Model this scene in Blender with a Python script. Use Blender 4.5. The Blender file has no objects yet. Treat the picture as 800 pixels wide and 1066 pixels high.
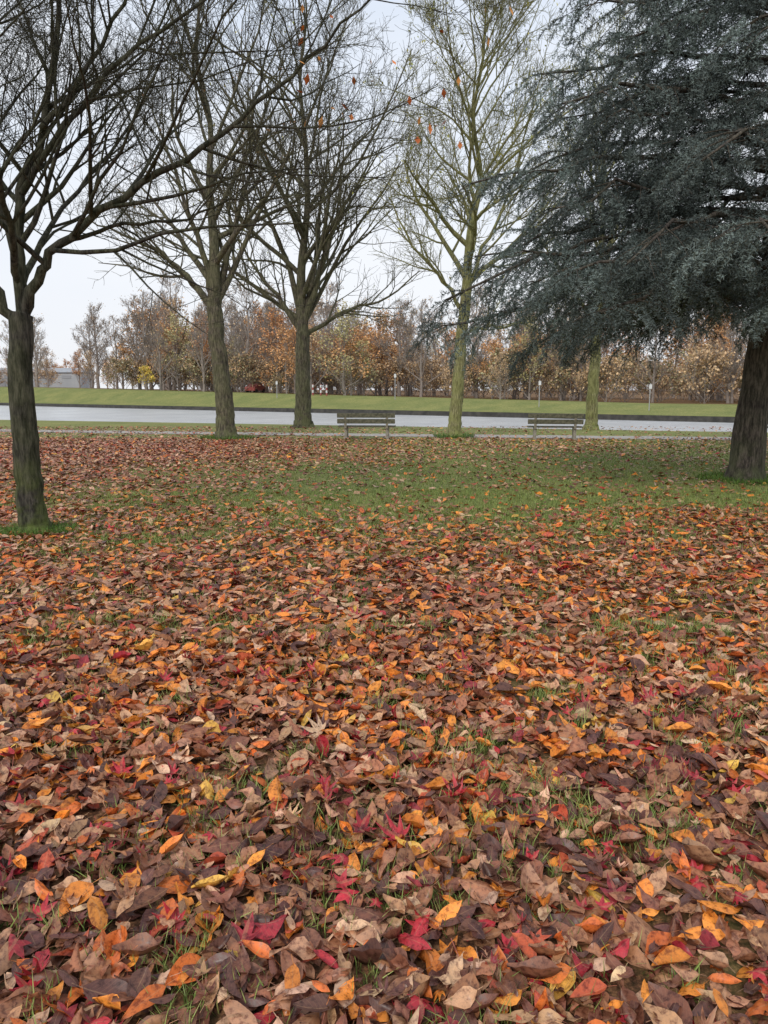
import bpy, math, random
import numpy as np
from mathutils import Vector, Matrix
random.seed(7); RNG=np.random.default_rng(7)
scene=bpy.context.scene
R=math.radians

# ------------------------------------------------------------------ helpers
def mesh_np(name,V,faces,mat,col=None,uv=None,smooth=True,parent=None,matidx=None):
    me=bpy.data.meshes.new(name)
    V=np.asarray(V,dtype=np.float32)
    me.vertices.add(len(V)); me.vertices.foreach_set('co',V.ravel())
    loops=np.concatenate([f.ravel() for f in faces]).astype(np.int32)
    tot=np.concatenate([np.full(len(f),f.shape[1]) for f in faces])
    start=np.concatenate([[0],np.cumsum(tot)[:-1]]).astype(np.int32)
    me.loops.add(len(loops)); me.loops.foreach_set('vertex_index',loops)
    me.polygons.add(len(start)); me.polygons.foreach_set('loop_start',start)
    me.update(calc_edges=True)
    me.polygons.foreach_set('use_smooth',np.full(len(start),smooth))
    mats=mat if isinstance(mat,(list,tuple)) else [mat]
    for m in mats: me.materials.append(m)
    if matidx is not None: me.polygons.foreach_set('material_index',np.asarray(matidx,dtype=np.int32))
    if col is not None:
        a=me.color_attributes.new('col','FLOAT_COLOR','POINT')
        c=np.ones((len(V),4),dtype=np.float32); c[:,:col.shape[1]]=col
        a.data.foreach_set('color',c.ravel())
    if uv is not None:
        l=me.uv_layers.new(name='UVMap')
        l.data.foreach_set('uv',np.asarray(uv,dtype=np.float32)[loops].ravel())
    ob=bpy.data.objects.new(name,me); scene.collection.objects.link(ob)
    if parent: ob.parent=parent
    return ob
def empty(name,loc=(0,0,0)):
    e=bpy.data.objects.new(name,None); e.location=loc; e.empty_display_size=.3
    scene.collection.objects.link(e); return e

_tab=RNG.random((256,256))
def vnoise(x,y,s):
    x=np.asarray(x,float)/s+100.3; y=np.asarray(y,float)/s+57.7
    xi=np.floor(x).astype(int); yi=np.floor(y).astype(int); fx=x-xi; fy=y-yi
    fx=fx*fx*(3-2*fx); fy=fy*fy*(3-2*fy)
    g=lambda a,b:_tab[a%256,b%256]
    return (g(xi,yi)*(1-fx)+g(xi+1,yi)*fx)*(1-fy)+(g(xi,yi+1)*(1-fx)+g(xi+1,yi+1)*fx)*fy
def sst(a,b,x):
    t=np.clip((np.asarray(x,float)-a)/(b-a),0,1); return t*t*(3-2*t)

def Nedge(x): return np.maximum(35.4-.348*np.asarray(x,float),16)
def Fedge(x):
    x=np.asarray(x,float); return np.maximum(81-.73*x, Nedge(x)+22)
def Htop(x): return np.clip(.75-.02*np.asarray(x,float),.15,2.4)
def gz(x,y):
    x=np.asarray(x,float); y=np.asarray(y,float)
    return ((vnoise(x,y,1.7)-.5)*.05+(vnoise(x+31,y,.6)-.5)*.025)*(1-sst(17,21,y))
def dens(x,y):
    x=np.asarray(x,float); y=np.asarray(y,float)
    yy=y+(vnoise(x,y,2.3)-.5)*3.0
    s=sst(4.8,11.5,yy)
    far=.80+(.27-.80)*sst(-7.0,1.2,x)
    near=1.0-.11*sst(-.5,2.5,x)
    d=near+(far-near)*s
    d=d+.24*sst(14.5,19,yy)*(1-sst(-1,5,x))+.24*sst(17,22,yy)*sst(-1,5,x)*(1-sst(5,8,x)*.6)
    n=vnoise(x,y,1.1)*.35+vnoise(x+9,y-7,.33)*.65
    d=d+(n-.5)*(.66-.1*s)
    return np.clip(d,.06,1)

# ------------------------------------------------------------------ materials
def mat(name):
    m=bpy.data.materials.new(name); m.use_nodes=True
    nt=m.node_tree; b=nt.nodes['Principled BSDF']; return m,nt,b
def ramp(nt,stops,fac):
    r=nt.nodes.new('ShaderNodeValToRGB'); e=r.color_ramp.elements
    while len(e)<len(stops): e.new(.5)
    for i,(p,c) in enumerate(stops): e[i].position=p; e[i].color=(*c,1) if len(c)==3 else c
    nt.links.new(fac,r.inputs[0]); return r.outputs[0]
def noise(nt,scale,detail=6,vec=None,rough=.6):
    n=nt.nodes.new('ShaderNodeTexNoise'); n.inputs['Scale'].default_value=scale
    n.inputs['Detail'].default_value=detail; n.inputs['Roughness'].default_value=rough
    if vec is not None: nt.links.new(vec,n.inputs['Vector'])
    return n.outputs['Fac']
def mix(nt,fac,a,b,bt='MIX'):
    n=nt.nodes.new('ShaderNodeMix'); n.data_type='RGBA'; n.blend_type=bt
    for s,v in ((0,fac),(6,a),(7,b)):
        if isinstance(v,(int,float)): n.inputs[s].default_value=v
        elif isinstance(v,tuple): n.inputs[s].default_value=(*v,1)
        else: nt.links.new(v,n.inputs[s])
    return n.outputs[2]
def math_n(nt,op,a,b=0.0):
    n=nt.nodes.new('ShaderNodeMath'); n.operation=op
    for i,v in enumerate((a,b)):
        if isinstance(v,(int,float)): n.inputs[i].default_value=v
        else: nt.links.new(v,n.inputs[i])
    return n.outputs[0]
def bump(nt,b,h,strength=.5,dist=.02):
    n=nt.nodes.new('ShaderNodeBump'); n.inputs['Strength'].default_value=strength
    n.inputs['Distance'].default_value=dist; nt.links.new(h,n.inputs['Height'])
    nt.links.new(n.outputs[0],b.inputs['Normal'])
def coords(nt,which='Object'):
    return nt.nodes.new('ShaderNodeTexCoord').outputs[which]

def m_leaf():
    m,nt,b=mat('fallen_leaf'); L=nt.links
    a=nt.nodes.new('ShaderNodeAttribute'); a.attribute_name='col'
    uv=coords(nt,'UV'); s=nt.nodes.new('ShaderNodeSeparateXYZ'); L.new(uv,s.inputs[0])
    av=math_n(nt,'ABSOLUTE',s.outputs[1])
    mid=math_n(nt,'LESS_THAN',av,.05)
    ph=math_n(nt,'SUBTRACT',math_n(nt,'MULTIPLY',s.outputs[0],11.0),math_n(nt,'MULTIPLY',av,2.6))
    side=math_n(nt,'LESS_THAN',math_n(nt,'FRACT',ph),.13)
    v=math_n(nt,'MAXIMUM',mid,math_n(nt,'MULTIPLY',side,.4))
    oc=coords(nt)
    n1=noise(nt,52,3,oc,.7)
    c=mix(nt,math_n(nt,'MULTIPLY',v,.3),a.outputs['Color'],(.45,.28,.15))
    sp=ramp(nt,[(.36,(.36,.26,.25)),(.5,(.97,.95,.93)),(.7,(1.28,1.22,1.12))],n1)
    c=mix(nt,.86,c,sp,'MULTIPLY')
    L.new(c,b.inputs['Base Color'])
    rr=ramp(nt,[(.3,(.25,.25,.25)),(.7,(.58,.58,.58))],n1); L.new(rr,b.inputs['Roughness'])
    b.inputs['Specular IOR Level'].default_value=.38
    return m
def m_attr(name,rough=.6):
    m,nt,b=mat(name); a=nt.nodes.new('ShaderNodeAttribute'); a.attribute_name='col'
    nt.links.new(a.outputs['Color'],b.inputs['Base Color']); b.inputs['Roughness'].default_value=rough
    b.inputs['Specular IOR Level'].default_value=.25
    return m
def m_bark(name,dark,light,moss,mossamt,sc=1.0):
    m,nt,b=mat(name); L=nt.links; oc=coords(nt)
    mp=nt.nodes.new('ShaderNodeMapping'); mp.inputs['Scale'].default_value=(1,1,.18); L.new(oc,mp.inputs[0])
    n=noise(nt,22*sc,4,mp.outputs[0],.75); n2=noise(nt,3,3,oc)
    c=ramp(nt,[(.36,dark),(.64,light)],n)
    s=nt.nodes.new('ShaderNodeSeparateXYZ'); L.new(oc,s.inputs[0])
    lowm=nt.nodes.new('ShaderNodeMapRange'); L.new(s.outputs[2],lowm.inputs[0])
    lowm.inputs[1].default_value=0; lowm.inputs[2].default_value=1.0; lowm.inputs[3].default_value=1; lowm.inputs[4].default_value=mossamt
    mm=math_n(nt,'MULTIPLY',ramp(nt,[(.36,(0,0,0)),(.56,(1,1,1))],n2),lowm.outputs[0])
    c=mix(nt,mm,c,moss)
    c=mix(nt,.45,c,ramp(nt,[(.38,(.35,.35,.35)),(.6,(1.3,1.3,1.3))],n),'MULTIPLY')
    L.new(c,b.inputs['Base Color']); b.inputs['Roughness'].default_value=.85
    b.inputs['Specular IOR Level'].default_value=.2
    bump(nt,b,n,.9,.03)
    return m
def m_plain(name,c1,c2,scale=10,rough=.7,bmp=.3,metal=0):
    m,nt,b=mat(name); n=noise(nt,scale,3,coords(nt))
    nt.links.new(ramp(nt,[(.35,c1),(.65,c2)],n),b.inputs['Base Color'])
    b.inputs['Roughness'].default_value=rough; b.inputs['Metallic'].default_value=metal
    if bmp: bump(nt,b,n,bmp,.01)
    return m
def m_ground():
    m,nt,b=mat('ground_turf'); L=nt.links; oc=coords(nt)
    a=nt.nodes.new('ShaderNodeAttribute'); a.attribute_name='col'
    n1=noise(nt,.35,3,oc); n2=noise(nt,5,5,oc,.7); n3=noise(nt,40,3,oc,.75)
    g=ramp(nt,[(.3,(.155,.18,.065)),(.5,(.225,.25,.09)),(.7,(.32,.30,.14))],n2)
    g=mix(nt,.6,g,ramp(nt,[(.35,(.72,.78,.65)),(.65,(1.25,1.12,1.0))],n1),'MULTIPLY')
    br=ramp(nt,[(.3,(.05,.03,.02)),(.5,(.16,.08,.045)),(.62,(.30,.15,.075)),(.75,(.16,.14,.06))],n3)
    sx=nt.nodes.new('ShaderNodeSeparateColor'); L.new(a.outputs['Color'],sx.inputs[0])
    f=math_n(nt,'ADD',sx.outputs[0],math_n(nt,'MULTIPLY',math_n(nt,'SUBTRACT',n2,.5),.9))
    f=ramp(nt,[(.32,(0,0,0)),(.8,(1,1,1))],f)
    c=mix(nt,f,g,br)
    c=mix(nt,.6,c,ramp(nt,[(.35,(.5,.5,.5)),(.65,(1.3,1.3,1.3))],n3),'MULTIPLY')
    L.new(c,b.inputs['Base Color']); b.inputs['Roughness'].default_value=.95
    b.inputs['Specular IOR Level'].default_value=.1
    return m
def m_water():
    m,nt,b=mat('canal_water'); oc=coords(nt)
    mp=nt.nodes.new('ShaderNodeMapping'); mp.inputs['Rotation'].default_value=(0,0,R(25)); mp.inputs['Scale'].default_value=(.5,1.4,1)
    nt.links.new(oc,mp.inputs[0])
    n=noise(nt,2.2,4,mp.outputs[0],.65); n2=noise(nt,.15,2,oc); n3=noise(nt,1.1,4,mp.outputs[0],.7)
    c=ramp(nt,[(.3,(.46,.46,.46)),(.7,(.58,.58,.57))],n2)
    c=mix(nt,.6,c,ramp(nt,[(.38,(.7,.72,.74)),(.6,(1.1,1.1,1.1))],n3),'MULTIPLY')
    nt.links.new(c,b.inputs['Base Color'])
    b.inputs['Roughness'].default_value=.28; b.inputs['IOR'].default_value=1.33
    bump(nt,b,n,1.0,.25)
    return m

M_leaf=m_leaf(); M_ground=m_ground(); M_water=m_water()
M_wall=m_plain('quay_edge',(.02,.019,.016),(.06,.055,.045),2)
M_path=m_plain('path_gravel',(.30,.28,.25),(.44,.41,.37),6,.9,.3)
M_grass=m_attr('grass_blade',.45)
M_needle=m_attr('cedar_needle',.6)
M_tleaf=m_attr('tree_leaf',.6)

# ------------------------------------------------------------------ ground
xs=np.unique(np.concatenate([np.linspace(-900,-60,28),np.linspace(-60,-22,39),np.linspace(-22,22,150),np.linspace(22,60,39),np.linspace(60,900,28)]))
nfront=130
X=xs
N0=Nedge(X); F0=Fedge(X); H=Htop(X)
Y=[];Z=[];
Y.append(np.full_like(X,-300.));Z.append(X*0)
Y.append(np.full_like(X,-40.));Z.append(X*0)
Y.append(np.full_like(X,-3.));Z.append(X*0)
for t in np.linspace(0,1,nfront)**1.25:
    y=-1+(N0-1.6+1)*t; Y.append(y); Z.append(gz(X,y))
for dy,z in ((-.8,-.08),(-.1,-.3),(0,-.32),(.02,-1.6)): Y.append(N0+dy);Z.append(X*0+z)
Y.append(F0-.02);Z.append(X*0-1.6)
Y.append(F0);Z.append(X*0-.52)
i_wall=len(Y)-2
Y.append(F0+.5);Z.append(X*0-.5)
for k in np.linspace(.15,1,7):
    Y.append(F0+.5+12*k);Z.append(-.5+(H+.5)*(k*k*(3-2*k)))
for d in (16,25,40,80,200,500,1000,2500): Y.append(F0+d+1);Z.append(H*(1 if d<60 else .8)+0)
Y=np.array(Y);Z=np.array(Z);XX=np.broadcast_to(X,Y.shape)
nr,nc=Y.shape
V=np.stack([XX,Y,Z],-1).reshape(-1,3)
idx=np.arange(nr*nc).reshape(nr,nc)
F=np.stack([idx[:-1,:-1],idx[:-1,1:],idx[1:,1:],idx[1:,:-1]],-1).reshape(-1,4)
mi=np.zeros((nr-1,nc-1),int); mi[i_wall,:]=1; mi[i_wall-2,:]=1
D=dens(XX,Y)*.85
D=np.where(Y>N0-2,.10,D); D=D*(1-.6*sst(21,26,Y))
D=np.where(Y>F0+24,.75,D)
mesh_np('ground',V,[F],[M_ground,M_wall],col=np.stack([D.ravel()]*3,-1),matidx=mi.ravel())
# water
wx=np.linspace(-400,110,60); wv=[];
for x in wx: wv+= [(x,float(Nedge(x))-.3,-1.0),(x,float(Fedge(x))+.3,-1.0)]
wf=np.array([[2*i,2*i+2,2*i+3,2*i+1] for i in range(len(wx)-1)])
mesh_np('canal_water',wv,[wf],M_water)
# path
px=np.linspace(-60,26,120); pc=26.9-.17*px+.0022*px*px*(px<0)
pc=np.minimum(pc,Nedge(px)-2.6)
pv=[]
for x,c in zip(px,pc): pv+=[(x,c-.8+.06*math.sin(x*3.1),.012),(x,c,.022),(x,c+.8+.06*math.sin(x*2.3),.012)]
pf=[]
for i in range(len(px)-1):
    a=3*i; pf+=[[a,a+3,a+4,a+1],[a+1,a+4,a+5,a+2]]
mesh_np('footpath',pv,[np.array(pf)],M_path)

# ------------------------------------------------------------------ fallen leaves
def ovate(ns,nw,fold,bend,twist,W=.46,stem=True,edge=0):
    V=[];UV=[];F=[]
    for i in range(ns+1):
        s=i/ns
        w=W*.5*max(.0,math.sin(math.pi*min(1,s**.85)))**.8*(1-.15*s)
        if i in(0,ns): w=.004
        for j in range(-nw,nw+1):
            v=j/nw; y=w*v
            z=fold*abs(y)*1.0+bend*((s-.5)**2)*1.0+edge*math.sin(9*s+j)*abs(v)*.05
            a=twist*(s-.5); yy=y*math.cos(a); zz=z+y*math.sin(a)
            V.append((s-.5,yy,zz)); UV.append((s,v))
    k=2*nw+1
    for i in range(ns):
        for j in range(k-1): F.append([i*k+j,(i+1)*k+j,(i+1)*k+j+1,i*k+j+1])
    if stem:
        b=len(V); z0=bend*.25
        V+=[(-.5,-.008,z0),(-.5,.008,z0),(-.72,.006+.05,z0*.6+.02),(-.72,-.006+.05,z0*.6+.02)]
        UV+=[(0,0)]*4; F.append([b,b+1,b+2,b+3])
    return np.array(V),np.array(F),np.array(UV)
def maple(curl,asym,lobes=5):
    ang=[];rad=[]
    n=lobes; span=R(250)
    for l in range(n):
        a0=-span/2+span*l/(n-1); L=1-.28*abs(l-(n-1)/2)/((n-1)/2)*1.0
        st=span/(n-1)
        for da,rr in ((-.22,.62),(-.1,.78),(0,1),(.1,.78),(.22,.62)): ang.append(a0+da*st*1.3);rad.append(L*rr*.56)
        if l<n-1: ang.append(a0+.5*st);rad.append(.22)
    ang=[-math.pi*.93]+ang+[math.pi*.93]; rad=[.13]+rad+[.13]
    V=[(0,0,0)];UV=[(.5,0)]
    m=len(ang)
    for a,r in zip(ang,rad):
        for q in (.5,1):
            rr=r*q; V.append((rr*math.cos(a),rr*math.sin(a),curl*rr*rr*1.5+asym*rr*math.sin(a*2)*.5)); UV.append((.5+rr*math.cos(a)*.6,rr*math.sin(a)*1.2+.06))
    F=[]
    for i in range(m-1):
        a=1+2*i; F.append([a,a+1,a+3,a+2]); F.append([0,a,a+2,a+2])
    b=len(V); V+=[(-.02,-.01,0),(-.02,.01,0),(-.6,.05,.06),(-.6,.035,.06)];UV+=[(0,0)]*4;F.append([b,b+1,b+2,b+3])
    F4=np.array([f for f in F if len(set(f))==4]); F3=np.array([f[:3] for f in F if len(set(f))==3])
    return np.array(V),(F4,F3),np.array(UV)
def rotm(yaw,pitch,roll):
    cy,sy=np.cos(yaw),np.sin(yaw);cp,sp=np.cos(pitch),np.sin(pitch);cr,sr=np.cos(roll),np.sin(roll)
    o=np.ones_like(cy);z=np.zeros_like(cy)
    Rz=np.stack([cy,-sy,z,sy,cy,z,z,z,o],-1).reshape(-1,3,3)
    Ry=np.stack([cp,z,sp,z,o,z,-sp,z,cp],-1).reshape(-1,3,3)
    Rx=np.stack([o,z,z,z,cr,-sr,z,sr,cr],-1).reshape(-1,3,3)
    return Rz@Ry@Rx
class Acc:
    def __init__(s): s.V=[];s.F=[];s.C=[];s.U=[];s.n=0
    def add(s,tv,tf,tuv,Rm,pos,sc,col,shade=None):
        m=len(pos); k=len(tv)
        if m==0: return
        sc=np.asarray(sc)
        t=tv[None]*(sc[:,None,None] if sc.ndim==1 else sc[:,None,:])
        v=np.einsum('mij,mkj->mki',Rm,t)+pos[:,None,:]
        s.V.append(v.reshape(-1,3))
        c=np.repeat(col[:,None,:],k,1)
        if shade is not None: c=c*shade[None,:,None]
        s.C.append(c.reshape(-1,3))
        if tuv is not None: s.U.append(np.tile(tuv,(m,1)))
        for f in (tf if isinstance(tf,tuple) else (tf,)):
            s.F.append((f[None]+(np.arange(m)*k)[:,None,None]+s.n).reshape(-1,f.shape[1]))
        s.n+=m*k
    def build(s,name,mat,parent=None,smooth=True):
        return mesh_np(name,np.concatenate(s.V),s.F,mat,col=np.concatenate(s.C),uv=np.concatenate(s.U) if s.U else None,parent=parent,smooth=smooth)

PAL=np.array([(.12,.048,.038),(.22,.086,.053),(.37,.16,.085),(.52,.28,.16),(.68,.43,.27),(.80,.28,.045),(.64,.16,.035),(.44,.03,.045),(.26,.027,.035),(.72,.42,.08),(.48,.09,.04)])
Wn=np.array([.17,.22,.20,.13,.07,.08,.05,.05,.045,.008,.03]) 
Wm=np.array([.06,.13,.21,.17,.08,.18,.10,.03,.02,.015,.05])
Wf=np.array([.03,.13,.28,.27,.13,.06,.04,.02,.01,.02,.03])
def pick_cols(x,y):
    n=len(x); r=RNG.random(n)
    a=sst(2.2,4.0,y+vnoise(x,y,.8)*1.2-.6); b=sst(9,16,y)
    W=(Wn[None]*(1-a)[:,None]+Wm[None]*a[:,None])*(1-b)[:,None]+Wf[None]*b[:,None]
    W=W.copy(); redl=(1-sst(-6,0,x))*sst(5,9,y)
    W[:,1]+=redl*.06; W[:,10]+=redl*.08; W[:,2]+=redl*.12
    ye=sst(18,22,y)*sst(-2,4,x); W[:,9]+=ye*.12; W[:,4]+=ye*.15
    W/=W.sum(1,keepdims=True); cw=np.cumsum(W,1); k=(r[:,None]>cw).sum(1).clip(0,len(PAL)-1)
    c=PAL[k]*(.70+.55*RNG.random((n,1)))*(1+.14*(RNG.random((n,3))-.5))
    return c,k
acc=Acc()
def scatter(y0,y1,rho,tl,size,lift,level):
    W0=.60
    xm=W0*y1+1.2; A=2*xm*(y1-y0); n=int(A*rho)
    x=RNG.uniform(-xm,xm,n); y=RNG.uniform(y0,y1,n)
    keep=(np.abs(x)<W0*y+1.2)&(RNG.random(n)<dens(x,y)**1.3)
    x=x[keep];y=y[keep];n=len(x)
    c,k=pick_cols(x,y)
    sc=size*np.exp(np.clip(RNG.normal(0,.27,n),-.7,.5))
    z=gz(x,y)+RNG.random(n)**1.2*lift+.004
    yaw=RNG.uniform(0,2*np.pi,n)
    pitch=RNG.normal(0,tl,n); roll=RNG.normal(0,tl,n); flip=RNG.random(n)<.4; roll=np.where(flip,roll+np.pi,roll)
    z=z+np.where(flip,.012,0)
    Rm=rotm(yaw,pitch,roll); pos=np.stack([x,y,z],-1)
    ismap=(RNG.random(n)<np.where(np.isin(k,[7,8]),.75,.08))&(level<2)
    if level==0: T=[ovate(6,2,f,b,t,w,True,e) for f,b,t,w,e in ((.5,.45,.3,.46,1),(.7,-.5,.4,.5,1.2),(.3,.8,-.6,.42,2),(1.0,.3,.2,.55,.5),(.4,-.4,.9,.48,2),(.15,.2,.3,.54,1),(1.4,.9,-.4,.5,1))]
    elif level==1: T=[ovate(4,1,f,b,t,w,False) for f,b,t,w in ((.5,.4,.3,.5),(.7,-.5,.4,.5),(.2,.7,-.6,.45),(.1,.2,.2,.56))]
    else: T=[ovate(2,1,f,b,t,w,False) for f,b,t,w in ((.5,.6,.4,.75),(.7,-.6,.4,.7),(.2,.3,-.6,.8))]
    ti=RNG.integers(0,len(T),n)
    for q,(tv,tf,tu) in enumerate(T):
        s=(ti==q)&~ismap
        wv=np.stack([np.ones(s.sum()),RNG.uniform(.75,1.25,s.sum()),RNG.uniform(.4,1.3,s.sum())],-1)
        acc.add(tv,tf,tu,Rm[s],pos[s],sc[s][:,None]*wv,c[s])
    MT=[maple(.5,.3,5),maple(-.6,.3,5),maple(1.0,-.4,7)]
    mi=RNG.integers(0,3,n)
    for q,(tv,tf,tu) in enumerate(MT):
        s=ismap&(mi==q); acc.add(tv,tf,tu,Rm[s],pos[s],sc[s]*RNG.uniform(.75,1.05,s.sum()),c[s])
    return n
n0=scatter(1.0,4.6,880,.30,.091,.052,0)
n1=scatter(4.6,10,530,.28,.089,.045,1)
n2=scatter(10,25,175,.25,.095,.03,2)
n3=scatter(25,33,30,.22,.10,.03,2)
acc.build('fallen_leaves',M_leaf)

# ------------------------------------------------------------------ grass
ga=Acc()
bl=np.array([(-.5,0,0),(.5,0,0),(-.35,.12,.55),(.35,.12,.55),(0,.45,1.0)])
bf=(np.array([[0,1,3,2]]),np.array([[2,3,4]]))
def grass(y0,y1,n,h,w,fn):
    xm=.6*y1+1.2
    x=RNG.uniform(-xm,xm,n);y=RNG.uniform(y0,y1,n)
    k=(np.abs(x)<.6*y+1.2)&(RNG.random(n)<fn(x,y)); x=x[k];y=y[k];m=len(x)
    hh=h*RNG.uniform(.5,1.35,m); ww=w*RNG.uniform(.7,1.3,m)
    Rm=rotm(RNG.uniform(0,6.28,m),RNG.normal(0,.3,m),RNG.normal(0,.3,m))
    pos=np.stack([x,y,gz(x,y)-.005],-1)
    c=np.array([(.18,.265,.06)])*RNG.uniform(.6,1.4,(m,1))+np.array([(.22,.14,.07)])*RNG.random((m,1))**2
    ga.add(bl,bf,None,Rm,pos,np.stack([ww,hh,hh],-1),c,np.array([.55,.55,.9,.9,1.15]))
clump=lambda x,y: np.clip(sst(.52,.66,vnoise(x+3,y+5,.12)*.6+vnoise(x,y,.5)*.4)*(1.15-dens(x,y))*2.4,0,1)
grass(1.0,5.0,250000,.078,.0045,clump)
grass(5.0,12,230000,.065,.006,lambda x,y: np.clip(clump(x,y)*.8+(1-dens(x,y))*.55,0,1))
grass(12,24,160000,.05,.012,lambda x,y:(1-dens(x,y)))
def tuft(cx,cy,r,n,h,w):
    a=RNG.uniform(0,6.28,n); rr=r*(.35+.65*RNG.random(n)**.7)
    x=cx+np.cos(a)*rr;y=cy+np.sin(a)*rr
    Rm=rotm(RNG.uniform(0,6.28,n),RNG.normal(0,.3,n),RNG.normal(0,.3,n)); hh=h*RNG.uniform(.5,1.4,n)
    c=np.array([(.10,.18,.03)])*RNG.uniform(.6,1.4,(n,1))
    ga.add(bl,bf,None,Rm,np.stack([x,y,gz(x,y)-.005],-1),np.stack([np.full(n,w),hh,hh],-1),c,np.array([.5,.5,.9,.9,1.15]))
tuft(-3.94,8.34,.45,3200,.09,.006); tuft(6.46,13.36,.8,2500,.09,.009); tuft(-5.18,24.8,.9,1200,.14,.014); tuft(2.41,25.9,.7,800,.14,.014)
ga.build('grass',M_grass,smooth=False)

# ------------------------------------------------------------------ tubes/trees
class Tubes:
    def __init__(s): s.g={}
    def add(s,pts,rad,sides):
        s.g.setdefault((len(pts),sides),[]).append((pts,rad))
    def arrays(s):
        VV=[];FF=[];n0=0
        for (n,sd),L in s.g.items():
            P=np.array([[tuple(q) for q in l[0]] for l in L]); r=np.array([l[1] for l in L]); B=len(L)
            T=np.gradient(P,axis=1); T/=np.linalg.norm(T,axis=2,keepdims=True)+1e-9
            ref=np.where((np.abs(T[:,:,2]).mean(1)>.7)[:,None],np.array([[1.,.1,0]]),np.array([[0,0,1.]]))
            a=np.cross(T,ref[:,None,:]); a/=np.linalg.norm(a,axis=2,keepdims=True)+1e-9
            b=np.cross(T,a)
            th=np.arange(sd)/sd*2*np.pi
            V=P[:,:,None,:]+r[:,:,None,None]*(a[:,:,None,:]*np.cos(th)[None,None,:,None]+b[:,:,None,:]*np.sin(th)[None,None,:,None])
            if sd>=12:
                V+= (np.sin(V[...,[2]]*5+th[None,None,:,None]*3)*.05*r[:,:,None,None])*(V-P[:,:,None,:])/ (r[:,:,None,None]+1e-9)
            idx=np.arange(B*n*sd).reshape(B,n,sd)+n0; nx=np.roll(idx,-1,2)
            FF.append(np.stack([idx[:,:-1],nx[:,:-1],nx[:,1:],idx[:,1:]],-1).reshape(-1,4))
            VV.append(V.reshape(-1,3)); n0+=B*n*sd
        return np.concatenate(VV),FF
def rv(rng): return Vector((rng.gauss(0,1),rng.gauss(0,1),rng.gauss(0,1)))
def resample(pts,rad,n):
    P=[Vector(p) for p in pts]; m=len(P)-1; out=[];ro=[]
    for i in range(n):
        t=i/(n-1)*m; k=min(int(t),m-1); f=t-k
        p0=P[max(k-1,0)];p1=P[k];p2=P[k+1];p3=P[min(k+2,m)]
        q=.5*((2*p1)+(p2-p0)*f+(2*p0-5*p1+4*p2-p3)*f*f+(3*p1-p0-3*p2+p3)*f**3)
        out.append(q); ro.append(rad[k]*(1-f)+rad[k+1]*f)
    return out,ro
class Tree:
    def __init__(s,seed,cfg): s.T=Tubes(); s.r=random.Random(seed); s.tips=[]; s.c=cfg
    def poly(s,pts,rad,sides=8,n=None,spawn=None,lvl=0,wob=0):
        n=n or (len(pts)-1)*4+1
        P,r=resample(pts,rad,n)
        if wob:
            for i in range(1,n): P[i]=P[i]+rv(s.r)*wob
        s.T.add(P,r,sides)
        if spawn: s.kids(P,r,lvl,spawn,(P[-1]-P[0]).length)
        return P,r
    def kids(s,P,r,lvl,num,L,t0=.2):
        c=s.c; rng=s.r; n=len(P)
        for k in range(num):
            t=t0+(1-t0)*(k+rng.random())/num
            f=t*(n-1); i=min(int(f),n-2); f-=i
            p=P[i].lerp(P[i+1],f); d=(P[i+1]-P[i]).normalized(); rr=r[i]*(1-f)+r[i+1]*f
            q=rv(rng); q=(q-d*q.dot(d)).normalized()
            a=R(rng.uniform(*c['ang'])); dd=(d*math.cos(a)+q*math.sin(a)); dd.z+=c['up0']; dd.normalize()
            LL=max(L*rng.uniform(*c['ratio'])*(1.12-.62*t),c['minL'])
            s.grow(p,dd,LL,max(min(rr*.62,LL*.018),c['rmin']),lvl+1)
    def grow(s,p,d,L,r,lvl):
        c=s.c; rng=s.r; ml=c['max']
        n=max(3,(7,7,6,5,4,3)[min(lvl,5)]); st=L/(n-1); P=[p];rd=[r]
        for i in range(1,n):
            w=rv(rng)*c['wob']; d=(d+w+Vector((0,0,c['up']))).normalized(); p=p+d*st; P.append(p)
            rd.append(max(r*(1-.78*i/(n-1)),c['rmin']*.6))
        s.T.add(P,rd,(8,6,5,4,3,3)[min(lvl,5)])
        if lvl>=ml: s.tips.append(p); return
        s.kids(P,rd,lvl,c['k'][min(lvl,len(c['k'])-1)],L)
    def build(s,name,mat,loc):
        e=empty(name,loc); V,F=s.T.arrays(); V=V-np.array(loc)
        mesh_np('trunk_and_branches',V,F,mat,parent=e); return e
def leaves_on(tree,parent,loc,tips,size,cols,per=3,spread=.12):
    if not tips: return
    P=np.repeat(np.array([tuple(t) for t in tips]),per,0); n=len(P)
    P=P+RNG.normal(0,spread,(n,3))-np.array(loc)
    tv,tf,tu=ovate(2,1,.4,.4,.3,.6,False)
    a=Acc(); c=np.array(cols)[RNG.integers(0,len(cols),n)]*RNG.uniform(.7,1.3,(n,1))
    Rm=rotm(RNG.uniform(0,6.3,n),RNG.normal(.8,.6,n),RNG.normal(0,.6,n))
    a.add(tv,tf,None,Rm,P,size*RNG.uniform(.6,1.3,n),c); a.build('leaves',M_tleaf,parent=parent)

B_dark=m_bark('bark_dark',(.018,.017,.014),(.085,.078,.062),(.11,.14,.035),.16)
B_brown=m_bark('bark_brown',(.035,.032,.025),(.16,.135,.10),(.14,.145,.07),.5)
B_olive=m_bark('bark_olive',(.12,.11,.05),(.32,.30,.16),(.25,.26,.09),.55)
B_cedar=m_bark('bark_cedar',(.03,.024,.022),(.14,.115,.095),(.09,.10,.05),.2)

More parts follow.
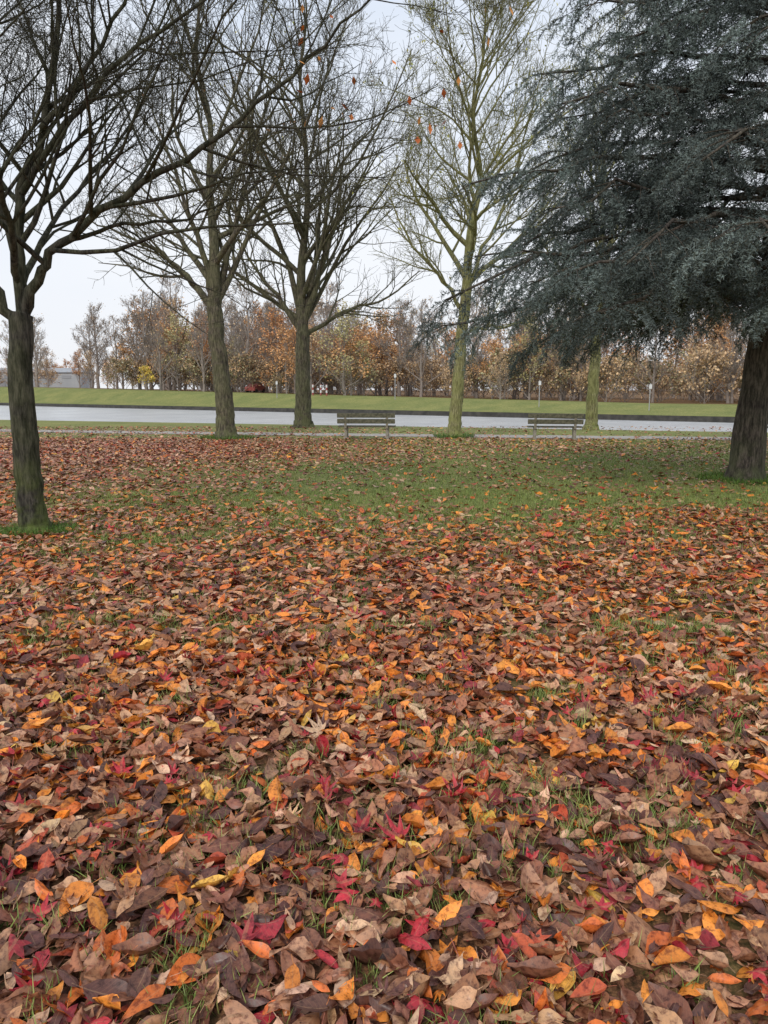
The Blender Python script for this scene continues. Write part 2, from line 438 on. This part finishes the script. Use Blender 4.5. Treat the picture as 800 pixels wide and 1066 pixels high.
# --- near left tree
cfg=dict(ang=(28,62),up0=.10,up=.05,ratio=(.42,.68),minL=.22,rmin=.0028,wob=.13,max=4,k=(6,6,5,4))
b=(-3.94,8.34,float(gz(-3.94,8.34))-.03)
t=Tree(11,cfg)
t.poly([b,(-3.95,8.34,.10),(-3.97,8.34,.42),(-3.985,8.33,1.1),(-3.97,8.33,1.8),(-3.93,8.34,2.4)],[.23,.165,.145,.135,.125,.12],16,30,wob=.006)
def limb(pts,r0,r1,spawn,lvl=0,sides=10):
    n=len(pts); rad=[r0+(r1-r0)*(i/(n-1))**.7 for i in range(n)]; t.poly(pts,rad,sides,None,spawn,lvl,wob=.02)
limb([(-3.93,8.34,2.3),(-3.72,8.3,2.75),(-3.43,8.25,3.12),(-2.73,8.15,3.55),(-1.8,8.0,4.0),(-1.1,7.9,4.5),(-.4,7.8,5.0),(.2,7.7,5.5)],.072,.006,18)
limb([(-3.43,8.25,3.12),(-2.9,8.35,3.32),(-2.3,8.5,3.4),(-1.7,8.6,3.62),(-1.2,8.7,3.7)],.03,.006,10,1,7)
limb([(-3.93,8.34,2.3),(-3.92,8.38,3.0),(-3.85,8.4,3.66),(-3.6,8.45,4.3),(-3.45,8.5,5.1),(-3.2,8.5,6.6)],.08,.02,13)
limb([(-3.85,8.4,3.66),(-3.3,8.3,4.3),(-2.6,8.2,4.9),(-1.8,8.1,5.4),(-.9,8.0,6.1)],.042,.010,14)
limb([(-3.93,8.34,2.25),(-4.2,8.3,2.8),(-4.7,8.2,3.5),(-5.3,8.1,4.3),(-5.8,8,5.3)],.065,.012,12)
limb([(-3.92,8.38,2.9),(-4.15,8.3,3.8),(-4.25,8.2,4.6),(-3.95,8.1,5.5),(-3.8,8,6.5)],.05,.015,13)
limb([(-3.92,8.38,2.7),(-3.7,7.7,3.4),(-3.4,7.0,4.2),(-3.0,6.4,5.0)],.045,.012,12)
limb([(-3.92,8.38,2.7),(-3.9,9.2,3.5),(-3.5,10.1,4.5),(-3.1,10.8,5.6)],.045,.012,12)
limb([(-3.6,8.4,4.3),(-3.0,8.3,4.9),(-2.5,8.2,5.6),(-2.2,8.1,6.4)],.035,.01,9,1,7)
e=t.build('deciduous_tree',B_dark,b)
tp=[q for q in t.tips if q.x>-1.0 and 4.0<q.z<5.4]; random.Random(3).shuffle(tp)
leaves_on(t,e,b,tp[:34],.10,[(.62,.2,.05),(.5,.14,.04),(.6,.28,.08)],1,.02)

# --- mid distance trees
def midtree(seed,base,lean,fork,height,r0,mat,limbs,nprim,spread,asc,k=(7,6,5),leafcol=None,leafn=0,rmin=.007,up=.045,up0=.1):
    cfg=dict(ang=(26,56),up0=up0,up=up,ratio=(.45,.7),minL=.35,rmin=rmin,wob=.13,max=3,k=k)
    t=Tree(seed,cfg); x,y=base; rng=t.r; z0=-.05
    tr=[(x,y,z0),(x+lean*.05,y,.25),(x+lean*.2,y,1.2),(x+lean*.6,y,fork*.65),(x+lean,y,fork)]
    t.poly(tr,[r0*1.6,r0*1.12,r0,r0*.9,r0*.85],16,28,wob=.012)
    lx=x+lean
    ld=[(lx,y,fork-.05)]; 
    for i in range(1,7): ld.append((lx+lean*.25*i+rng.uniform(-.3,.3),y+rng.uniform(-.3,.3),fork+(height-fork)*i/6))
    P,r=t.poly(ld,[r0*.8,r0*.55,r0*.38,r0*.28,r0*.2,r0*.12,.015],10,25,10,1)
    for pts,ra in limbs:
        n=len(pts); t.poly([(lx+a,y+b_,fork+c) for a,b_,c in pts],[ra+(.02-ra)*(i/(n-1))**.8 for i in range(n)],8,None,10,0,wob=.04)
    for i in range(nprim):
        f=(i+rng.random())/nprim; f=f**1.1
        q=f*(len(P)-1)*.85; j=min(int(q),len(P)-2); p=P[j].lerp(P[j+1],q-j)
        az=i*2.4+rng.uniform(-.4,.4); el=R(rng.uniform(*asc)+12*f)
        d=Vector((math.cos(az)*math.cos(el),math.sin(az)*math.cos(el),math.sin(el)))
        L=spread*(1.05-.5*f)*rng.uniform(.8,1.15)
        t.grow(p,d,L,min(r[j]*.6,.11),0)
    e=t.build('deciduous_tree',mat,(x,y,0))
    if leafcol:
        tt=t.tips[:]; rng.shuffle(tt); leaves_on(t,e,(x,y,0),tt[:leafn],.11,leafcol,2,.12)
    return t
YG=[(.40,.40,.10),(.48,.44,.12),(.30,.34,.09)]
midtree(21,(-5.18,24.8),-.28,4.2,15.5,.29,B_brown,[
  ([(0,0,-.1),(-.7,.1,.8),(-1.4,.2,1.5),(-2.6,.3,2.2),(-3.9,.2,2.7)],.14),
  ([(0,0,-.1),(.35,.1,1.3),(.8,.2,2.8),(1.3,.1,4.2),(2.0,0,5.5)],.15),
  ([(0,0,.3),(-.4,-.3,2.2),(-1.0,-.5,4.0),(-1.5,-.6,6)],.12)],12,5.2,(30,56),leafcol=[(.4,.2,.08)],leafn=50)
midtree(22,(-3.5,32.6),.05,4.0,19,.34,B_brown,[
  ([(0,0,-.3),(.9,.1,.4),(2.1,.2,1.0),(3.6,.1,1.5),(4.9,0,2.5)],.12),
  ([(0,0,-.1),(-.9,.1,1.3),(-1.9,.2,2.5),(-3.1,.2,4.6)],.15),
  ([(0,0,0),(.7,-.2,2.2),(1.6,-.3,4.4),(3.4,-.3,7.4)],.17),
  ([(0,0,.2),(.5,.3,2.8),(.9,.4,5.5),(1.2,.4,9)],.15),
  ([(0,0,0),(-.5,.3,2.5),(-1.5,.4,5),(-2.6,.4,8)],.17)],20,7.0,(30,58),k=(8,6,5),leafcol=YG,leafn=260)
midtree(23,(2.41,25.9),.35,5.0,15.4,.21,B_olive,[
  ([(-.1,0,-1.5),(.6,-.2,-1.35),(1.5,-.3,-1.25),(2.4,-.3,-1.0),(3.2,-.3,-.3)],.06),
  ([(-.1,0,-.8),(-.8,-.2,.1),(-1.8,-.3,1.3),(-2.6,-.3,2.8)],.08),
  ([(0,0,0),(.8,.2,1.6),(1.5,.3,3.4),(2.0,.3,5.4)],.08)],24,4.2,(36,60),k=(8,7,5),leafcol=YG,leafn=420,rmin=.0065)
midtree(24,(8.5,31),.1,4.6,16,.23,B_olive,[
  ([(0,0,-.4),(-1,-.2,.8),(-2,-.3,2.2),(-3,-.3,3.6)],.09)],15,4.6,(38,60),k=(6,5,4),leafcol=YG,leafn=120)

# ------------------------------------------------------------------ cedar
def spray(seed):
    rng=random.Random(seed); Vv=[];Ff=[];S=[]
    tw=[]
    def tw_add(p0,d,L):
        P=[p0];d=Vector(d).normalized();p=Vector(p0)
        for i in range(5):
            d=(d+Vector((0,0,-.13))+rv(rng)*.05).normalized(); p=p+d*(L/5); P.append(p.copy())
        tw.append((P,L)); return P
    main=tw_add(Vector((0,0,0)),(1,0,.15),.48)
    for i,(k,sg) in enumerate(((1,1),(1,-1),(2,1),(3,-1),(4,1))):
        tw_add(main[k],(.75,sg*.8,.05),.2-.02*k)
    for P,L in tw:
        P=[Vector(q) for q in P]
        nn=int(L*85)
        for i in range(nn):
            f=i/nn*5; k=min(int(f),4); p=P[k].lerp(P[k+1],f-k); d=(P[k+1]-P[k]).normalized()
            q=rv(rng); q=(q-d*q.dot(d)).normalized()
            nd=(d*.5+q*.85+Vector((0,0,.2))).normalized(); l=rng.uniform(.032,.058)
            s=nd.cross(rv(rng)).normalized()*.007
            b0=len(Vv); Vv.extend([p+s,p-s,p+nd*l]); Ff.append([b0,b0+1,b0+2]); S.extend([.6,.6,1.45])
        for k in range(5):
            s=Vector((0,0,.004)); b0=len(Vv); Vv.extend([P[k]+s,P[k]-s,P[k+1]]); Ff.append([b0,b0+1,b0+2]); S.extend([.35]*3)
    return np.array([tuple(v) for v in Vv]),np.array(Ff),np.array(S)
cb=Vector((6.46,13.36,-.05)); ct=Tree(5,dict(ang=(30,60),up0=0,up=0,ratio=(.4,.6),minL=.3,rmin=.006,wob=.1,max=2,k=(0,)))
trk=[cb,(6.47,13.36,.25),(6.52,13.36,1.2),(6.62,13.36,2.6),(6.75,13.36,5),(6.8,13.36,9),(6.8,13.36,14.5)]
TP,TR=ct.poly(trk,[.42,.30,.27,.24,.19,.12,.02],16,60)
rng=random.Random(99); SP=[];SD=[];SC=[];SB=[]
def bough(z,az,L,droop,rise,dn=1.0):
    ax=6.62+.02*z; p=Vector((ax,13.36,z)); d2=Vector((math.cos(az),math.sin(az),0)); P=[];rr=[]
    bendv=rng.uniform(-.25,.25); side=Vector((-d2.y,d2.x,0)); tone=rng.uniform(.7,1.3)
    for i in range(9):
        s=i/8; P.append(p+d2*(L*s)+side*(bendv*L*s*s)+Vector((0,0,L*(rise*s-droop*s*s)))+rv(rng)*.02*L*s); rr.append(max(.0135*L*(1-.85*s)+.004,.006))
    ct.T.add(P,rr,7)
    ns=int(L*5.0*dn)+3
    for k in range(ns):
        s=.14+.86*(k+rng.random())/ns; f=s*8; i=min(int(f),7); q=P[i].lerp(P[i+1],f-i); d=(P[i+1]-P[i]).normalized()
        sg=1 if k%2 else -1
        sd=Vector((-d.y,d.x,0)).normalized()*sg
        l2=(.30*L*(1-s)**.7+.35)*rng.uniform(.7,1.25); a=R(rng.uniform(38,70))
        dd=(d*math.cos(a)+sd*math.sin(a)+Vector((0,0,rng.uniform(-.3,.35)))); P2=[q.copy()]; qq=q.copy()
        for m in range(4):
            dd=(dd+Vector((0,0,-.16))+rv(rng)*.07).normalized(); qq=qq+dd*(l2/4); P2.append(qq.copy())
        ct.T.add(P2,[.011,.009,.007,.005,.004],4)
        nsp=max(2,int(l2*5.2)); t2=tone*rng.uniform(.7,1.3)
        for m in range(nsp):
            ff=(m+rng.random())/nsp*4; j=min(int(ff),3); w=P2[j].lerp(P2[j+1],ff-j)
            dv=(P2[j+1]-P2[j]).normalized(); s3=Vector((-dv.y,dv.x,0)).normalized()*(1 if rng.random()<.5 else -1)
            v=(dv*.8+s3*rng.uniform(0,.9)+Vector((0,0,rng.uniform(-.75,.4)))).normalized()
            SP.append(tuple(w));SD.append(tuple(v));SC.append(rng.uniform(.7,1.25));SB.append(t2)
        SP.append(tuple(P2[-1]));SD.append(tuple(dd));SC.append(1.);SB.append(t2*1.1)
    SP.append(tuple(P[-1]));SD.append(tuple((P[-1]-P[-2]).normalized()));SC.append(1.);SB.append(tone)
nb=84
for i in range(nb):
    f=(i+rng.random()*.8)/nb; z=3.0+10.8*f**1.15; az=i*2.399+rng.uniform(-.3,.3)
    L=(5.4*(1-(z-3)/12.5)+.4)*rng.uniform(.6,1.05)
    bough(z,az,L,.26+.14*rng.random(),.12+.16*rng.random())
for z,az,L in ((3.4,172,5.9),(3.9,188,5.6),(4.5,165,5.4),(5.2,182,5.2),(6.1,195,4.7),(3.1,205,4.6),(6.9,175,4.3),(3.1,150,4.6),(3.6,215,4.9),(7.6,190,4.0),(3.0,260,3.2),(3.2,300,3.6),(4.2,176,4.4),(5.6,170,4.4),(8.4,180,3.6),(4.8,200,4.4),(6.5,184,3.6),(3.4,192,3.8)):
    bough(z,R(az),L,.28+.06*rng.random(),.2)
ce=ct.build('cedar_tree',B_cedar,tuple(cb)); 
SP=np.array(SP);SD=np.array(SD);SC=np.array(SC);SB=np.array(SB); n=len(SP)
up=np.array([[0,0,1.]]); xx=SD/np.linalg.norm(SD,axis=1,keepdims=True); yy=np.cross(up,xx); yy/=np.linalg.norm(yy,axis=1,keepdims=True)+1e-9; zz=np.cross(xx,yy)
Rm=np.stack([xx,yy,zz],-1)@rotm(np.zeros(n),np.zeros(n),RNG.normal(0,.5,n))
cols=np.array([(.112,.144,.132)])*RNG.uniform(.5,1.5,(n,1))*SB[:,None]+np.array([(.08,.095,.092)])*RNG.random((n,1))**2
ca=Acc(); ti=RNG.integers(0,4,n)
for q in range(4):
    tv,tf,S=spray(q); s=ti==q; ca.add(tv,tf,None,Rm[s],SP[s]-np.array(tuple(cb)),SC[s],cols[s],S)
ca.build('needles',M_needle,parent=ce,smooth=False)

# ------------------------------------------------------------------ distant trees
B_far_hazed=m_plain('bark_far_hazed',(.24,.20,.175),(.33,.285,.25),1,.9,0)  # bark lightened and greyed: distance haze put into its colour
def fartree(seed,h,spread,leafcols,nl,lsize,k=(5,4,3),low=.16):
    cfg=dict(ang=(25,52),up0=.15,up=.06,ratio=(.45,.7),minL=.5,rmin=.024,wob=.12,max=3 if nl<300 else 2,k=k)
    t=Tree(seed,cfg); r=t.r
    ld=[(0,0,-.3)]+[(r.uniform(-.2,.2),r.uniform(-.2,.2),h*i/6) for i in range(1,7)]
    P,rd=t.poly(ld,[h*.02,h*.016,h*.013,h*.010,h*.007,h*.004,.03],6,19)
    for i in range(16):
        f=low+(1-low)*(i/16); q=f*18*.9; j=min(int(q),17); az=i*2.4+r.uniform(-.4,.4); el=R(r.uniform(25,60)+15*f)
        d=Vector((math.cos(az)*math.cos(el),math.sin(az)*math.cos(el),math.sin(el)))
        t.grow(P[j].copy(),d,spread*(1.1-.65*f)*r.uniform(.7,1.2),rd[j]*.5,0)
    V,F=t.T.arrays(); mats=[B_far_hazed]; C=np.zeros((len(V),3)); mi=np.zeros(sum(len(f) for f in F),int)
    if nl:
        tips=np.array([tuple(q) for q in t.tips]); base=tips[RNG.integers(0,len(tips),nl)]+RNG.normal(0,spread*.07,(nl,3))
        tv,tf,tu=ovate(2,1,.4,.4,.3,.8,False); a=Acc()
        cc=np.array(leafcols)[RNG.integers(0,len(leafcols),nl)]*RNG.uniform(.6,1.4,(nl,1))
        a.add(tv,tf,None,rotm(RNG.uniform(0,6.3,nl),RNG.normal(0,.8,nl),RNG.normal(0,.8,nl)),base,lsize*RNG.uniform(.6,1.3,nl),cc)
        F=F+[f+len(V) for f in a.F]; V=np.concatenate([V]+a.V); C=np.concatenate([C]+a.C); mi=np.concatenate([mi,np.ones(sum(len(f) for f in a.F),int)]); mats.append(M_tleaf)
    o=mesh_np('distant_tree_form',V,F,mats,col=C,matidx=mi); me=o.data; bpy.data.objects.remove(o); return me
OR=[(.68,.36,.16),(.64,.39,.19),(.60,.33,.15)]; OR2=[(.60,.29,.13),(.54,.31,.15)]; BR=[(.56,.39,.23),(.50,.36,.22),(.60,.41,.23)]; GR=[(.36,.34,.19),(.48,.36,.21),(.52,.34,.19)]; YE=[(.85,.68,.12),(.8,.55,.1)]; OL=[(.42,.38,.18),(.48,.42,.21)]  # crown leaf colours brightened, thin mist painted into them
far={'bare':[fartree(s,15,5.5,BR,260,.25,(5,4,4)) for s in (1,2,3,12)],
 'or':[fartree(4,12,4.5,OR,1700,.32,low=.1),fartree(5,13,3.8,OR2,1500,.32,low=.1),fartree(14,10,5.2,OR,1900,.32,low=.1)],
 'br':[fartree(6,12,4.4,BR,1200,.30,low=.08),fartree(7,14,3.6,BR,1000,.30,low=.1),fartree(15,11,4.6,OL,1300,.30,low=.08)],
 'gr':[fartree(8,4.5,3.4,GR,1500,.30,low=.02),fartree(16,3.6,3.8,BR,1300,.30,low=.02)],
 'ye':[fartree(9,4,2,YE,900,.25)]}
de=empty('distant_trees'); fr=random.Random(5)
def place(kind,x,y,s):
    me=fr.choice(far[kind]); o=bpy.data.objects.new('tree',me); scene.collection.objects.link(o); o.parent=de
    o.location=(x,y,float(Htop(x))*(.8 if y-float(Fedge(x))>60 else 1)-.1); o.rotation_euler=(0,0,fr.uniform(0,6.28)); o.scale=(s*fr.uniform(.8,1.25),)*2+(s,)
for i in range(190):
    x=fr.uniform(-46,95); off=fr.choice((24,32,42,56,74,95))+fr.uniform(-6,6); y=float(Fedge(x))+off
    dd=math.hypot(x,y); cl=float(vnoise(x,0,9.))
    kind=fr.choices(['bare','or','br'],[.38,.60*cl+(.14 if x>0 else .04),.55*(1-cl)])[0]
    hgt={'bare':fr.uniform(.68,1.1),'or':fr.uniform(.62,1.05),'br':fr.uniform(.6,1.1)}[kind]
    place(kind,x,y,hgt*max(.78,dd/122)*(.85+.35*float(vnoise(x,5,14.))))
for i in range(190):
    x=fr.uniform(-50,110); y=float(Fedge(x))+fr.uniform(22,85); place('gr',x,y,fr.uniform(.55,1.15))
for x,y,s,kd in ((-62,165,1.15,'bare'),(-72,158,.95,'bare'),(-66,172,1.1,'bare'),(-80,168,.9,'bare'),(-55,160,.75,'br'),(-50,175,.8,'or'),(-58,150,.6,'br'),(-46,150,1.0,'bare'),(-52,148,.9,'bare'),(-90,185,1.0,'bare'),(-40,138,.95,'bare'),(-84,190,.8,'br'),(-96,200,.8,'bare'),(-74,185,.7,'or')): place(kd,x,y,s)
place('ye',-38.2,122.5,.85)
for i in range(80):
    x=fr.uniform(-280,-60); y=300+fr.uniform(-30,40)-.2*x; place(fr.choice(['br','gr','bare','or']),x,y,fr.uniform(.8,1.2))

# ------------------------------------------------------------------ objects: benches, signs, cars, warehouse
import bmesh
def box(name,size,loc,matl,parent,bev=.006,rot=(0,0,0)):
    bm=bmesh.new(); bmesh.ops.create_cube(bm,size=1)
    for v in bm.verts: v.co=Vector((v.co.x*size[0],v.co.y*size[1],v.co.z*size[2]))
    bmesh.ops.bevel(bm,geom=bm.edges[:],offset=bev,segments=2,affect='EDGES')
    me=bpy.data.meshes.new(name); bm.to_mesh(me); bm.free(); me.materials.append(matl)
    o=bpy.data.objects.new(name,me); o.location=loc; o.rotation_euler=rot; scene.collection.objects.link(o); o.parent=parent; return o
def cyl(name,r,h,loc,matl,parent,rot=(0,0,0),seg=20,r2=None):
    bm=bmesh.new(); bmesh.ops.create_cone(bm,cap_ends=True,segments=seg,radius1=r,radius2=r if r2 is None else r2,depth=h)
    me=bpy.data.meshes.new(name); bm.to_mesh(me); bm.free(); me.materials.append(matl)
    o=bpy.data.objects.new(name,me); o.location=loc; o.rotation_euler=rot; scene.collection.objects.link(o); o.parent=parent; return o
M_wood=m_plain('bench_wood',(.07,.07,.045),(.17,.16,.11),14,.8,.4)
M_conc=m_plain('bench_concrete',(.22,.20,.16),(.36,.33,.27),20,.9,.3)
def bench(loc,w,rz):
    e=empty('park_bench',loc); e.rotation_euler=(0,0,rz)
    for k,x in enumerate((-w*.36,w*.36)):
        box('leg_%d'%(k+1),(.09,.42,.40),(x,.05,.19),M_conc,e,.015)
        box('back_support_%d'%(k+1),(.08,.07,.50),(x,-.24,.60),M_conc,e,.012,(R(12),0,0))
        box('foot_%d'%(k+1),(.12,.60,.06),(x,.02,.03),M_conc,e,.012)
    for k,y in enumerate((-.13,.02,.17)): box('seat_slat_%d'%(k+1),(w,.12,.045),(0,y+.04,.415),M_wood,e,.008)
    for k,(y,z) in enumerate(((-.195,.59),(-.235,.78))): box('backrest_slat_%d'%(k+1),(w,.045,.15),(0,y-.06,z),M_wood,e,.008,(R(12),0,0))
bench((-.57,24.9,0),1.9,R(-4)); bench((5.55,24.5,0),1.75,R(-8)); bench((12.6,24.2,0),1.8,R(-10))
M_metal=m_plain('galvanised_steel',(.35,.35,.35),(.5,.5,.5),8,.5,0,.6); M_white=m_plain('white_panel',(.6,.6,.6),(.7,.7,.7),5,.5,0)
def bankz(x,off):
    k=min(1,max(0,(off-.5)/12)); return -.5+(float(Htop(x))+.5)*k*k*(3-2*k)
def sign(x,off,h):
    y=float(Fedge(x))+off
    e=empty('sign_post',(x,y,bankz(x,off))); cyl('post',.045,h,(0,0,h/2),M_metal,e); box('panel',(.26,.04,.4),(0,-.09,h-.25),M_white,e,.01)
    cyl('cap',.06,.05,(0,0,h+.025),M_metal,e)
sign(15.5,6,2.6); sign(24,5,2.4); sign(1.3,9,3.0); sign(-14,8,2.2)
M_red=m_plain('car_paint_red',(.30,.07,.06),(.34,.09,.08),3,.4,0); M_glass=m_plain('car_glass',(.06,.06,.07),(.09,.09,.10),3,.1,0); M_tyre=m_plain('tyre',(.03,.03,.03),(.04,.04,.04),9,.8,0)
for x in (-9.3,-8.2,-7.4):
    off=11.5; e=empty('boundary_post',(x,float(Fedge(x))+off,bankz(x,off)))
    for k in range(4): cyl('band_%d'%(k+1),.11,.34,(0,0,.17+.34*k),M_white if k%2 else M_red,e)
    cyl('cap',.11,.08,(0,0,1.40),M_red,e,r2=.04)
def car(x,y,pm,rz):
    e=empty('parked_car',(x,y,float(Htop(x))-.02)); e.rotation_euler=(0,0,rz)
    prof=[(-2.1,.35),(-2.15,.75),(-2.0,.95),(-1.35,1.02),(-.75,1.45),(.75,1.48),(1.45,1.05),(2.0,.98),(2.12,.7),(2.1,.35)]
    n=len(prof); V=[(a,-.85 if h<1.1 else -.68,h) for a,h in prof]+[(a,.85 if h<1.1 else .68,h) for a,h in prof]
    F=[[i,(i+1)%n,(i+1)%n+n,i+n] for i in range(n)]
    mesh_np('body',V,[np.array(F),np.array([list(range(n))[::-1],list(range(n,2*n))])],pm,smooth=False,parent=e)
    for s in(-1,1):
        gv=[(-1.2,s*.80,1.03),(-.72,s*.71,1.38),(.7,s*.71,1.41),(1.25,s*.80,1.06)]
        mesh_np('side_window',gv,[np.array([[0,1,2,3]])],M_glass,smooth=False,parent=e)
        for k,a in enumerate((-1.35,1.35)): cyl('wheel',.33,.22,(a,s*.78,.33),M_tyre,e,(R(90),0,0))
car(-21.0,124,M_red,1.3)
# pale warehouse far left
M_clad=m_plain('cladding_pale',(.36,.38,.40),(.44,.45,.46),.3,.6,0); M_roof=m_plain('roof_sheet',(.30,.31,.33),(.36,.37,.39),.5,.6,0)
wh=empty('warehouse',(-128,262,1.9)); wh.rotation_euler=(0,0,R(6))
box('walls',(50,16,5.5),(0,0,2.75),M_clad,wh,.05)
mesh_np('roof',[(-25.5,-8.5,5.51),(25.5,-8.5,5.51),(25.5,8.5,5.51),(-25.5,8.5,5.51),(-25.5,0,7.2),(25.5,0,7.2)],[np.array([[0,1,5,4],[2,3,4,5]]),np.array([[0,4,3],[1,2,5]])],M_roof,smooth=False,parent=wh)
for k in range(10): box('window_%d'%k,(3,.1,1.0),(-21+4.6*k,-8.06,4.0),M_roof,wh,.02)
for k in range(3): box('loading_door_%d'%k,(3.2,.12,2.8),(-12+11*k,-8.07,1.4),M_roof,wh,.02)
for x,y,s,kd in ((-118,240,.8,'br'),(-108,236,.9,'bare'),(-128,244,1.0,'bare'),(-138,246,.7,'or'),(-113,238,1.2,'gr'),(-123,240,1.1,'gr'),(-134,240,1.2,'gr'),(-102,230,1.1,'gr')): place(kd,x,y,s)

# ------------------------------------------------------------------ light
w=bpy.data.worlds.new('World'); scene.world=w; w.use_nodes=True; nt=w.node_tree
bg=nt.nodes['Background']; bg.inputs[1].default_value=.1
sk=nt.nodes.new('ShaderNodeTexSky'); sk.sky_type='NISHITA'; sk.sun_disc=False; sk.sun_elevation=R(38); sk.sun_rotation=R(205); sk.dust_density=2
tc=nt.nodes.new('ShaderNodeTexCoord'); mp=nt.nodes.new('ShaderNodeMapping'); mp.inputs['Scale'].default_value=(1,1,3.5); nt.links.new(tc.outputs['Generated'],mp.inputs[0])
n=noise(nt,1.6,3,mp.outputs[0],.5)
cl=ramp(nt,[(.35,(.67,.75,.88)),(.65,(.88,.91,.96))],n)
sx=nt.nodes.new('ShaderNodeSeparateXYZ'); nt.links.new(tc.outputs['Generated'],sx.inputs[0])
hz=ramp(nt,[(0,(1,1,1)),(.3,(0,0,0))],sx.outputs[2])
cl=mix(nt,hz,cl,(.86,.87,.905))
sc=nt.nodes.new('ShaderNodeVectorMath'); sc.operation='SCALE'; sc.inputs['Scale'].default_value=11.4; nt.links.new(cl,sc.inputs[0])
o=mix(nt,.9,sk.outputs[0],sc.outputs[0]); nt.links.new(o,bg.inputs[0])
sd=bpy.data.lights.new('sun','SUN'); sd.energy=1.5; sd.angle=R(14); sd.color=(1,.94,.85)
so=bpy.data.objects.new('sun',sd); scene.collection.objects.link(so); so.rotation_euler=(R(52),0,R(-25))
scene.view_settings.view_transform='Standard'; scene.view_settings.look='None'; scene.view_settings.exposure=0

cam=bpy.data.cameras.new('camera'); co=bpy.data.objects.new('camera',cam); scene.collection.objects.link(co)
cam.sensor_fit='VERTICAL'; cam.sensor_height=36; cam.lens=26.35; cam.clip_end=5000; cam.clip_start=.05
co.location=(0,0,1.6); co.rotation_euler=(R(90-9.25),0,0); scene.camera=co
